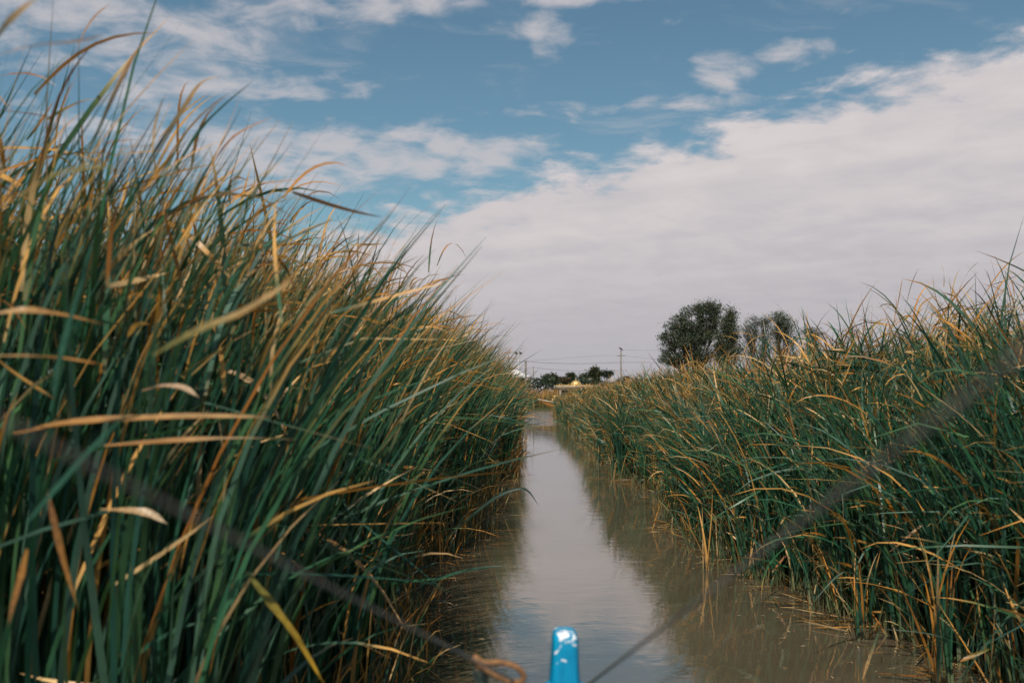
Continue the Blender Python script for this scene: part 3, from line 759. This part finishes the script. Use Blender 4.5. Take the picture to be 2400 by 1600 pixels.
GF = "small trees and bushes along the far fields"
c5 = dict(scale=11.76, ox=1250, oy=840)
far = [("round_bush", "dark rounded bush left of the golden dome", "bush", 345, [(345, 530, 85, 70, 40), (350, 600, 95, 70, 36)], DK, .16, 180, .06),
       ("far_bush", "straggly bush with thin upright twigs beside the dark rounded one", "bush", 600, [(500, 560, 75, 90, 26), (600, 580, 90, 100, 36), (720, 610, 90, 80, 30), (520, 470, 40, 50, 8)], (.045, .06, .03), .15, 176, .15),
       ("far_bush", "low reddish bush between the straggly bush and the small tree", "bush", 820, [(780, 620, 110, 70, 36), (880, 600, 80, 70, 30)], (.065, .055, .03), .15, 172, .3),
       ("far_tree", "small upright tree just left behind the golden dome's spire", "tree", 1060, [(1000, 470, 50, 60, 22), (1090, 480, 50, 70, 22), (1060, 600, 110, 100, 60)], (.042, .06, .028), .15, 178, .1),
       ("far_tree", "dark low tree left of the taller far tree", "tree", 1400, [(1400, 510, 85, 75, 36), (1470, 560, 100, 90, 44), (1340, 500, 40, 50, 12)], DK, .15, 182, .08),
       ("far_tree", "tallest far tree, right of the golden dome", "tree", 1680, [(1690, 340, 95, 90, 44), (1770, 420, 95, 90, 40), (1600, 420, 85, 90, 36), (1690, 560, 150, 110, 70)], (.045, .062, .03), .15, 175, .1),
       ("far_tree", "flat-topped small tree nearly hidden behind the right reeds", "tree", 2030, [(1940, 395, 60, 28, 14), (2030, 385, 60, 26, 16), (2120, 390, 55, 30, 14), (2040, 450, 90, 40, 10)], (.035, .055, .035), .14, 185, .02)]
for i, (nm, lab, ct, foot, lobes, tint, leaf, D, au) in enumerate(far):
    tree_from(nm, lab, ct, D=D, foot=foot, lobes=lobes, leaf=leaf, per=22, cl=.3, trunk_h=1.4, trunk_r=.12, tint=tint, group=GF, seed=30 + i, autumn=au, **c5)
# the hedge that runs along the far field
n = 22000
hx = rng.uniform(-45, 40, n); hh = 4.2 + .8 * wob(hx, hx * 0, .6, 77)
ctr = np.stack([hx, 158 + rng.normal(0, 1.2, n), rng.uniform(.1, 1, n) ** .7 * hh + .2], -1)
u = rng.normal(0, 1, (n, 3)); u /= np.linalg.norm(u, axis=1, keepdims=True)
v = np.cross(u, rng.normal(0, 1, (n, 3))); v /= np.linalg.norm(v, axis=1, keepdims=True)
sz = rng.uniform(.12, .28, (n, 1))
V = np.stack([ctr - u * sz, ctr - v * sz * .6, ctr + u * sz, ctr + v * sz * .6], 1).reshape(-1, 3)
colh = np.array((.042, .058, .03)) * rng.uniform(.6, 1.3, (n, 1))
o = link("undergrowth", fast_mesh("undergrowth", V, np.arange(n * 4).reshape(-1, 4), np.repeat(colh, 4, 0), False), M_tree)
tag(o, "low dark scrub running along the far edge of the marsh", "scrub", kind="stuff")

# ------------------------------------------------------------------ golden barge
K = .0532 * 126 / 124
orig = src(1350, 958, 124)
barge = empty("gilded_barge", (orig.x, 124, 0), R(4))
tag(barge, "gilded pleasure barge with a ribbed golden dome moored behind the right reeds", "boat")
def hull_bm():
    bm = bmesh.new()
    st = [(-4.75, .03, 1.28, 1.38), (-4.2, .16, .92, 1.24), (-3.6, .34, .5, 1.12), (-3.0, .55, .12, 1.03), (-2.2, .75, -.15, .95), (-1, .88, -.2, .9), (1.5, .9, -.2, .9), (3.2, .75, -.12, .95), (4.4, .45, .2, 1.1), (5.0, .1, .7, 1.25)]
    rows = []
    for (xs, hb, kz, sz_) in st:
        row = []
        for u in (-1, -.92, -.7, -.35, 0, .35, .7, .92, 1):
            row.append(bm.verts.new((xs, hb * u, kz + (sz_ - kz) * abs(u) ** 2.6)))
        rows.append(row)
    for a, b in zip(rows, rows[1:]):
        for k in range(8): bm.faces.new((a[k], a[k + 1], b[k + 1], b[k]))
    for a, b in zip(rows, rows[1:]):
        bm.faces.new((a[0], b[0], b[8], a[8]))     # deck
    return bm, st
bm, st = hull_bm()
build("hull", bm, M_carved, barge, True)
bm = bmesh.new()
for s in (-1, 1): tube(bm, [(xs, s * (hb + .02), sz_ + .03) for xs, hb, kz, sz_ in st], .055, 8)
build("bow_rail", bm, M_goldwhite, barge, True)
bm = bmesh.new()      # scroll
pts = [(-2.66 + (.31 - .02 * k * .62) * math.cos(R(20 + k * 30)) , -.5, 1.5 + (.31 - .02 * k * .62) * math.sin(R(20 + k * 30))) for k in range(24)]
tube(bm, pts, [.075] * 24, 8)
tube(bm, [(-2.95, -.5, 1.45), (-3.0, -.5, 1.2), (-2.9, -.5, .98)], [.08, .1, .13], 8)
box(bm, (-2.66, -.5, 1.12), (.36, .14, .24))
build("scroll_ornament", bm, M_gold, barge, True)
bm = bmesh.new()
for (xs, zs, ln) in ((-2.55, .86, .5), (-2.5, .66, .4), (-2.5, .45, .3)): box(bm, (xs, -.8, zs), (ln, .06, .07))
build("side_moulding", bm, M_goldwhite, barge)
bm = bmesh.new()
box(bm, (0, 0, 2.86), (5.1, 2.1, .13)); box(bm, (0, 0, 2.99), (5.2, 2.2, .10)); bevel(bm, .02, 1)
rf = build("roof", bm, M_goldwhite, barge)
for s in (-1, 1):
    bm = bmesh.new()
    box(bm, (0, s * 1.0, 3.05), (5.1, .12, .04))
    for k in range(27):
        xx_ = -2.5 + k * 5.0 / 26
        hgt = .13 + (.12 if k % 6 == 3 else 0) + .04 * (k % 2)
        lathe(bm, [(.03, 0), (.075, .02), (.05, hgt * .5), (.07, hgt * .75), (.015, hgt)], 8, (xx_, s * 1.0, 3.035))
    build("roof_cresting", bm, M_gold, rf, True)
bm = bmesh.new()
prof = [(.74, 0), (.74, .06)] + [(.66 * math.cos(R(a)), .06 + .63 * math.sin(R(a))) for a in range(0, 88, 8)] + [(.02, .69)]
lathe(bm, prof, 72, (0, 0, 3.04), .05, 18)
dm = build("dome", bm, M_gold, barge, True)
bm = bmesh.new()
lathe(bm, [(.05, 0), (.07, .03), (.03, .08), (.055, .14), (.02, .2), (.03, .26), (.008, .42)], 10, (0, 0, 3.72))
build("finial", bm, M_goldwhite, dm, True)
bm = bmesh.new()
for s in (-1, 1):
    for xx_ in (-2.08, -.2, 1.7):
        box(bm, (xx_, s * .8, 1.85), (.11, .11, 1.9)); box(bm, (xx_ + .13, s * .8, 1.75), (.05, .07, 1.6))
    box(bm, (-.15, s * .8, 2.72), (3.9, .12, .1)); box(bm, (-.1, s * .8, 2.56), (3.66, .08, .06)); box(bm, (-.15, s * .8, 1.08), (3.9, .1, .3))
build("window_frame", bm, M_goldwhite, barge)
bm = bmesh.new()
box(bm, (-.1, 0, 1.7), (3.5, 1.3, 1.55))
build("cabin_interior", bm, M_interior, barge)  # solid dark block: the cabin's inner shade is put into its colour

# ------------------------------------------------------------------ canopy, house, poles, wires
def canopy():
    c = src(1204, 900, 200)
    root = empty("white_canopy", (c.x, 200, .2)); tag(root, "white tent-like canopy roof rising over the far end of the left reeds", "canopy")
    bm = bmesh.new()
    top = src(1204, 864, 200).z - .2; eave = src(1248, 881.5, 200).z - .2
    rr = 44 * .42667 * 200 / F
    prof = []
    for i in range(13):
        t = i / 12
        h = (.5 + .5 * math.cos(math.pi * t)) * .75 + (1 - t) * .25
        prof.append((max(.05, rr * t), eave + (top - eave) * h))
    inner = [(r_ - .02 if r_ > .1 else r_, z_ - .12) for r_, z_ in prof]
    lathe(bm, prof[::-1] , 36)
    build("roof", bm, M_white, root, True)
    bm = bmesh.new()
    lathe(bm, [(rr - .06, eave - .32), (rr + .02, eave - .30), (rr + .03, eave - .03), (rr - .05, eave - .03)], 36)
    build("valance", bm, M_white, root)
    bm = bmesh.new()
    lathe(bm, [(.55, 0), (.6, .15), (.45, .4), (.2, .5)], 10, (-.4, 0, top - .1))
    build("roof_vent", bm, M_black, root)
    for k in range(8):
        a = k * math.tau / 8 + .2
        bm = bmesh.new(); lathe(bm, [(.09, -.3), (.08, eave - .25)], 8, ((rr - .3) * math.cos(a), (rr - .3) * math.sin(a), 0))
        build("post", bm, M_steel, root, True)
    bm = bmesh.new(); lathe(bm, [(rr * .7, -.2), (rr * .7, eave - .4)], 24)
    build("wall", bm, varied("shaded canopy opening", (.05, .045, .04), (.09, .08, .07), 2), root)  # dark drum: shade of the open front put into its colour
canopy()

def house(label, X, Y, w_, d_, h_, rh, wallc, roofc, chim):
    c = src(X, 900, Y)
    root = empty("farmhouse", (c.x, Y, .2)); tag(root, label, "house")
    bm = bmesh.new(); box(bm, (0, 0, h_ / 2), (w_, d_, h_)); build("wall", bm, wallc, root)
    bm = bmesh.new()
    pr = [(-w_ / 2 - .3, h_ + .01), (0, h_ + rh), (w_ / 2 + .3, h_ + .01)]
    f1 = [bm.verts.new((a, -d_ / 2 - .3, b)) for a, b in pr]; f2 = [bm.verts.new((a, d_ / 2 + .3, b)) for a, b in pr]
    bm.faces.new(f1); bm.faces.new(f2[::-1])
    for k in range(3): bm.faces.new((f1[k], f1[(k + 1) % 3], f2[(k + 1) % 3], f2[k]))
    rf = build("roof", bm, roofc, root)
    bm = bmesh.new(); box(bm, (chim[0], -.4, h_ + chim[1] / 2), (chim[2], .7, chim[1])); box(bm, (chim[0], -.4, h_ + chim[1] + .06), (chim[2] + .16, .86, .12))
    build("chimney", bm, wallc, rf)
    for xx_ in (-w_ * .28, w_ * .28):
        bm = bmesh.new(); box(bm, (xx_, -d_ / 2 - .02, h_ * .55), (.9, .06, 1.1)); build("window", bm, M_black, root)
M_wall = varied("pale render", (.38, .32, .30), (.48, .41, .39), 1, .8, .2)
M_tile = varied("faded roof tiles", (.35, .24, .2), (.45, .33, .28), 3, .8, .2)
house("pale farmhouse with a faded roof glimpsed between the far bushes", 1327, 196, 3.4, 4, 3.9, 1.3, M_wall, M_tile, (.9, 1.0, .5))
house("white house whose tall chimney shows in front of the far trees", 1371, 172, 3.2, 4, 2.6, 1.2, M_wall, M_tile, (.75, 1.9, .42))

def pole(name, label, X, Ytop, D, r0, r1, m, cat="pole", group="poles along the far fields"):
    a = src(X, Ytop, D)
    root = empty(name, (a.x, D, .2)); tag(root, label, cat, group)
    bm = bmesh.new(); lathe(bm, [(r0, -.4), (r0, .1), (r1, a.z - .2)], 10)
    build("shaft", bm, m, root, True)
    return root, a
r_, a_ = pole("floodlight_mast", "slim pale mast with two lamps above the white canopy", 1214.8, 828, 205, .16, .09, M_steel, "light mast")
bm = bmesh.new(); box(bm, (0, 0, a_.z - .35), (1.3, .1, .08)); tube(bm, [(.32, .1, -.3), (.32, .1, a_.z - 3)], .05, 6); build("bracket", bm, M_steel, r_)
for s in (-1, 1):
    bm = bmesh.new(); box(bm, (s * .46, -.1, a_.z - .05), (.5, .3, .36), Matrix.Rotation(R(20), 3, 'X')); bevel(bm, .04, 1); build("lamp", bm, M_black, r_)
r2, a2 = pole("wooden_pole", "stout dark wooden pole carrying wires right of the canopy", 1232.3, 844, 130, .15, .12, M_pole)
r3, a3 = pole("wooden_pole", "thin short pole between the stout pole and the bushes", 1250.3, 858, 170, .09, .07, M_pole)
r4, a4 = pole("utility_pole", "tall utility pole with a crossarm and a bird on top", 1455.3, 820, 150, .13, .09, M_pole, "utility pole")
bm = bmesh.new(); zarm = src(1455, 832.4, 150).z - .2
box(bm, (.05, .1, zarm), (1.15, .1, .1), Matrix.Rotation(R(-6), 3, 'Y')); build("crossarm", bm, M_pole, r4)
for s in (-.45, .5):
    bm = bmesh.new(); lathe(bm, [(.03, 0), (.05, .05), (.03, .1), (.05, .15), (.01, .2)], 8, (s, .1, zarm + .04 + s * .1)); build("insulator", bm, M_white, r4)
zlow = src(1455, 847.5, 150).z - .2
bm = bmesh.new(); tube(bm, [(0, 0, zlow), (.3, 0, zlow + .05), (.42, 0, zlow + .25)], .04, 6); build("wire_bracket", bm, M_steel, r4)
# the bird on its top
bm = bmesh.new()
bz = a4.z
path = [(.30, 0, -.20), (.17, 0, -.05), (.02, 0, .06), (-.12, 0, .17), (-.19, 0, .235), (-.25, 0, .25), (-.33, 0, .235)]
tube(bm, [Vector(q_) for q_ in path], [.03, .07, .125, .11, .075, .065, .012], 10)
for s in (-1, 1): tube(bm, [(.0, s * .04, -.03), (.01, s * .04, -.16)], .014, 6)
bo = build("bird", bm, varied("dark plumage", (.012, .012, .014), (.03, .03, .034), 9), None, True)
bo.location = (a4.x, 150, bz + .15); tag(bo, "dark bird perched on top of the tall utility pole", "bird")

M_wire = varied("wire", (.12, .12, .13), (.18, .18, .19), 2, .5, .4)
def wire(label, pts, rad=.022):
    bm = bmesh.new()
    q = [src(*p_) for p_ in pts]
    o0 = q[0].copy()
    tube(bm, [v_ - o0 for v_ in smooth_path(q, 20)], rad, 5)
    o = build("power_line", bm, M_wire, None, True); o.location = o0
    tag(o, label, "wire", "wires strung between the far poles")
wire("wire sagging from the stout pole to the tall utility pole", [(1232.3, 846.2, 130), (1285, 849.5, 135), (1345, 851.2, 140), (1400, 850.3, 145), (1455.3, 848, 150)], .025)
wire("wire leaving the stout pole towards the left reeds", [(1232.3, 846.2, 130), (1205, 848.2, 128), (1160, 853.5, 124), (1100, 858, 118)], .025)
wire("thin wire rising from the stout pole to the crossarm", [(1232.3, 844.6, 130), (1300, 840.5, 137), (1380, 834.5, 144), (1455.3, 831, 150)], .012)
wire("lower wire running from the thin short pole towards the far tree", [(1250.3, 860.2, 170), (1290, 864.5, 172), (1340, 868.2, 174), (1400, 868.6, 177), (1470, 866.5, 180)], .026)
wire("lower wire from the thin short pole leading left past the canopy", [(1250.3, 860.2, 170), (1225, 863, 169), (1200, 866, 168), (1160, 871, 166)], .024)
wire("wire at the utility pole's bracket running right behind the reeds", [(1455.3, 848, 150), (1500, 848, 152), (1560, 849, 155), (1640, 846, 160)], .022)
wire("top wire from the utility pole's head running right", [(1455.3, 818.7, 150), (1500, 819.4, 152), (1560, 820, 155), (1640, 818, 160)], .014)
wire("wire from the crossarm's right end sagging behind the right reeds", [(1459.5, 832.4, 150), (1500, 837, 152), (1550, 841, 155), (1620, 843, 160)], .014)

# ------------------------------------------------------------------ the blue boat one sits in
boat = empty("rowing_boat", (0, 0, 0)); tag(boat, "bright blue wooden boat whose chipped stem post rises at the bottom of the view", "boat")
PD = 2.42
pc = at(1296, 1568, PD)
def post_bm():
    bm = bmesh.new()
    rows = []
    prof = [(.0, .034, .07, 0), (.35, .033, .07, 0), (.62, .032, .066, 0), (.80, .034, .062, 0), (.86, .034, .058, 0), (.885, .0315, .054, 0), (.92, .0295, .05, .0005), (.955, .0275, .047, .001), (.985, .026, .046, .0015), (1.005, .0255, .045, .002), (1.025, .0248, .0435, .002), (1.037, .023, .041, .0018), (1.044, .019, .036, .0016), (1.0465, .011, .026, .0016)]
    for z_, hx_, hy_, ox_ in prof:
        row = []
        for k in range(24):
            a = k * math.tau / 24
            c_, s_ = math.cos(a), math.sin(a)
            e_ = .42
            row.append(bm.verts.new((ox_ + 1.24 * hx_ * math.copysign(abs(c_) ** e_, c_), hy_ * math.copysign(abs(s_) ** e_, s_) + .04 * (1.05 - z_), z_)))
        rows.append(row)
    for a, b in zip(rows, rows[1:]):
        for k in range(24): bm.faces.new((a[k], a[(k + 1) % 24], b[(k + 1) % 24], b[k]))
    bm.faces.new(rows[0][::-1]); bm.faces.new(rows[-1])
    return bm
bm = post_bm()
po = build("stem_post", bm, M_blue, boat, True); po.location = (pc.x, PD, 0)
# hull: from the stem back under the camera
def boat_hull():
    bm = bmesh.new()
    st = [(PD - .03, .035, .3, .872), (PD - .25, .14, .12, .80), (PD - .7, .30, -.02, .70), (PD - 1.4, .44, -.1, .60), (PD - 2.4, .5, -.12, .55), (PD - 3.4, .5, -.12, .55), (PD - 4.4, .42, -.08, .6), (PD - 4.9, .34, .0, .64)]
    rows = []
    cxs = []
    for (yy_, hb, kz, gz) in st:
        cx = lerp(0.08, pc.x, max(0, min(1, (yy_ + 2.5) / (PD + 2.5))))
        cxs.append(cx)
        outer = [(-1, gz), (-.93, lerp(kz, gz, .55)), (-.7, lerp(kz, gz, .16)), (-.3, kz), (0, kz - .02), (.3, kz), (.7, lerp(kz, gz, .16)), (.93, lerp(kz, gz, .55)), (1, gz)]
        th = .025
        ring = [bm.verts.new((cx + u * hb, yy_, z_)) for u, z_ in outer]
        inn = max(.0, 1 - th / hb) if hb > .05 else .5
        ring += [bm.verts.new((cx + u * hb * inn, yy_, z_ + (th if abs(u) < .8 else 0.0))) for u, z_ in outer[::-1]]
        rows.append(ring)
    n_ = len(rows[0])
    for a, b in zip(rows, rows[1:]):
        for k in range(n_): bm.faces.new((a[k], a[(k + 1) % n_], b[(k + 1) % n_], b[k]))
    for r_ in (rows[0], rows[-1]):
        for k in range(8): bm.faces.new((r_[k], r_[k + 1], r_[n_ - 2 - k], r_[n_ - 1 - k]))
    return bm, st, cxs
bm, st, cxs = boat_hull()
build("hull", bm, M_blue, boat, True)
bm = bmesh.new()
for s in (-1, 1): tube(bm, [(cx + s * (hb + .005), yy_, gz + .012) for (yy_, hb, kz, gz), cx in zip(st, cxs)], .022, 8)
build("gunwale", bm, M_blue, boat, True)
bm = bmesh.new()
vs = []
for (yy_, hb, kz, gz), cx in list(zip(st, cxs))[:3]: vs.append((bm.verts.new((cx - hb + .01, yy_, gz - .01)), bm.verts.new((cx, yy_, gz + .012)), bm.verts.new((cx + hb - .01, yy_, gz - .01))))
for a, b in zip(vs, vs[1:]):
    bm.faces.new((a[0], a[1], b[1], b[0])); bm.faces.new((a[1], a[2], b[2], b[1]))
build("foredeck", bm, M_blue, boat)
bm = bmesh.new(); 
# wedge of wood where the rails meet the stem
for s in (-1, 1):
    tube(bm, smooth_path([(pc.x + s * .02, PD - .0, .905), (pc.x + s * .05, PD - .05, .893), (pc.x + s * .12, PD - .2, .85)], 8), .028, 8)
build("breasthook", bm, M_blue, boat, True)
bm = bmesh.new(); box(bm, (.09, -1.3, .42), (.9, .28, .035)); bevel(bm, .006); build("thwart", bm, M_blue, boat)

def rope(name, label, pts, rad, m, cat="rope", n=120, turns=26, taper=1.0):
    path = smooth_path(pts, n)
    o0 = path[0].copy(); bm = bmesh.new()
    fr = []
    up = Vector((0, 0, 1))
    for i, q in enumerate(path):
        t = (path[min(i + 1, n)] - path[max(i - 1, 0)]).normalized()
        s = t.cross(up)
        if s.length < 1e-4: s = t.orthogonal()
        s.normalize(); u = s.cross(t).normalized(); up = u
        fr.append((q - o0, s, u))
    for k in range(3):
        st_ = [q + (s * math.cos(k * math.tau / 3 + turns * math.tau * i / n) + u * math.sin(k * math.tau / 3 + turns * math.tau * i / n)) * rad * (lerp(taper, 1, min(1, max(0, (i / n - .27) * 3)))) * .5 for i, (q, s, u) in enumerate(fr)]
        tube(bm, st_, [rad * .56 * lerp(taper, 1, min(1, max(0, (i / n - .27) * 3))) for i in range(n + 1)], 7)
    o = build(name, bm, m, None, True); o.location = o0
    if label: tag(o, label, cat)
    return o
A0 = at(1325, 1590, 2.33); B0 = at(2100, 1000, .45)
back = A0 + (B0 - A0) * 1.45
rope("rope", "dark taut rope without a knot running from the stem up to the right", [Vector((pc.x + .02, PD - .02, .90)), A0, A0.lerp(B0, .5), B0, back], .0020, M_rope, taper=2.2)
A1 = at(1230, 1585, 2.30); B1 = at(480, 1205, .6)
back = A1 + (B1 - A1) * 1.4
lr = rope("rope", "slack rope with a tan knot running from the stem up to the left", [Vector((pc.x - .02, PD - .02, .90)), A1, A1.lerp(B1, .5), B1, back], .0015, M_rope, taper=2.6)
def onrope(t): return A1.lerp(B1, t)
k0 = onrope(.12); k1 = onrope(.26)
kn = rope("knot", None, P((1085, 1512, 1.95), (1110, 1521, 1.94), (1150, 1520, 1.94), (1186, 1530, 1.94), (1203, 1552, 1.94), (1190, 1566, 1.94), (1150, 1556, 1.94), (1118, 1538, 1.93), (1098, 1520, 1.93), (1092, 1508, 1.96), (1104, 1516, 1.97), (1112, 1534, 1.95), (1098, 1532, 1.93)), .006, M_rope_tan, turns=18)
e0 = at(1103, 1530, 1.95)
en = rope("rope_end", None, [e0 + Vector((0, -.01, .0)), e0 + Vector((.003, -.012, -.05)), e0 + Vector((.001, -.012, -.16)), e0 + Vector((-.004, -.01, -.3))], .014, M_rope_dark, n=40, turns=7)
bpy.context.view_layer.update()
for c_ in (kn, en):
    c_.parent = lr; c_.location = c_.location - lr.location
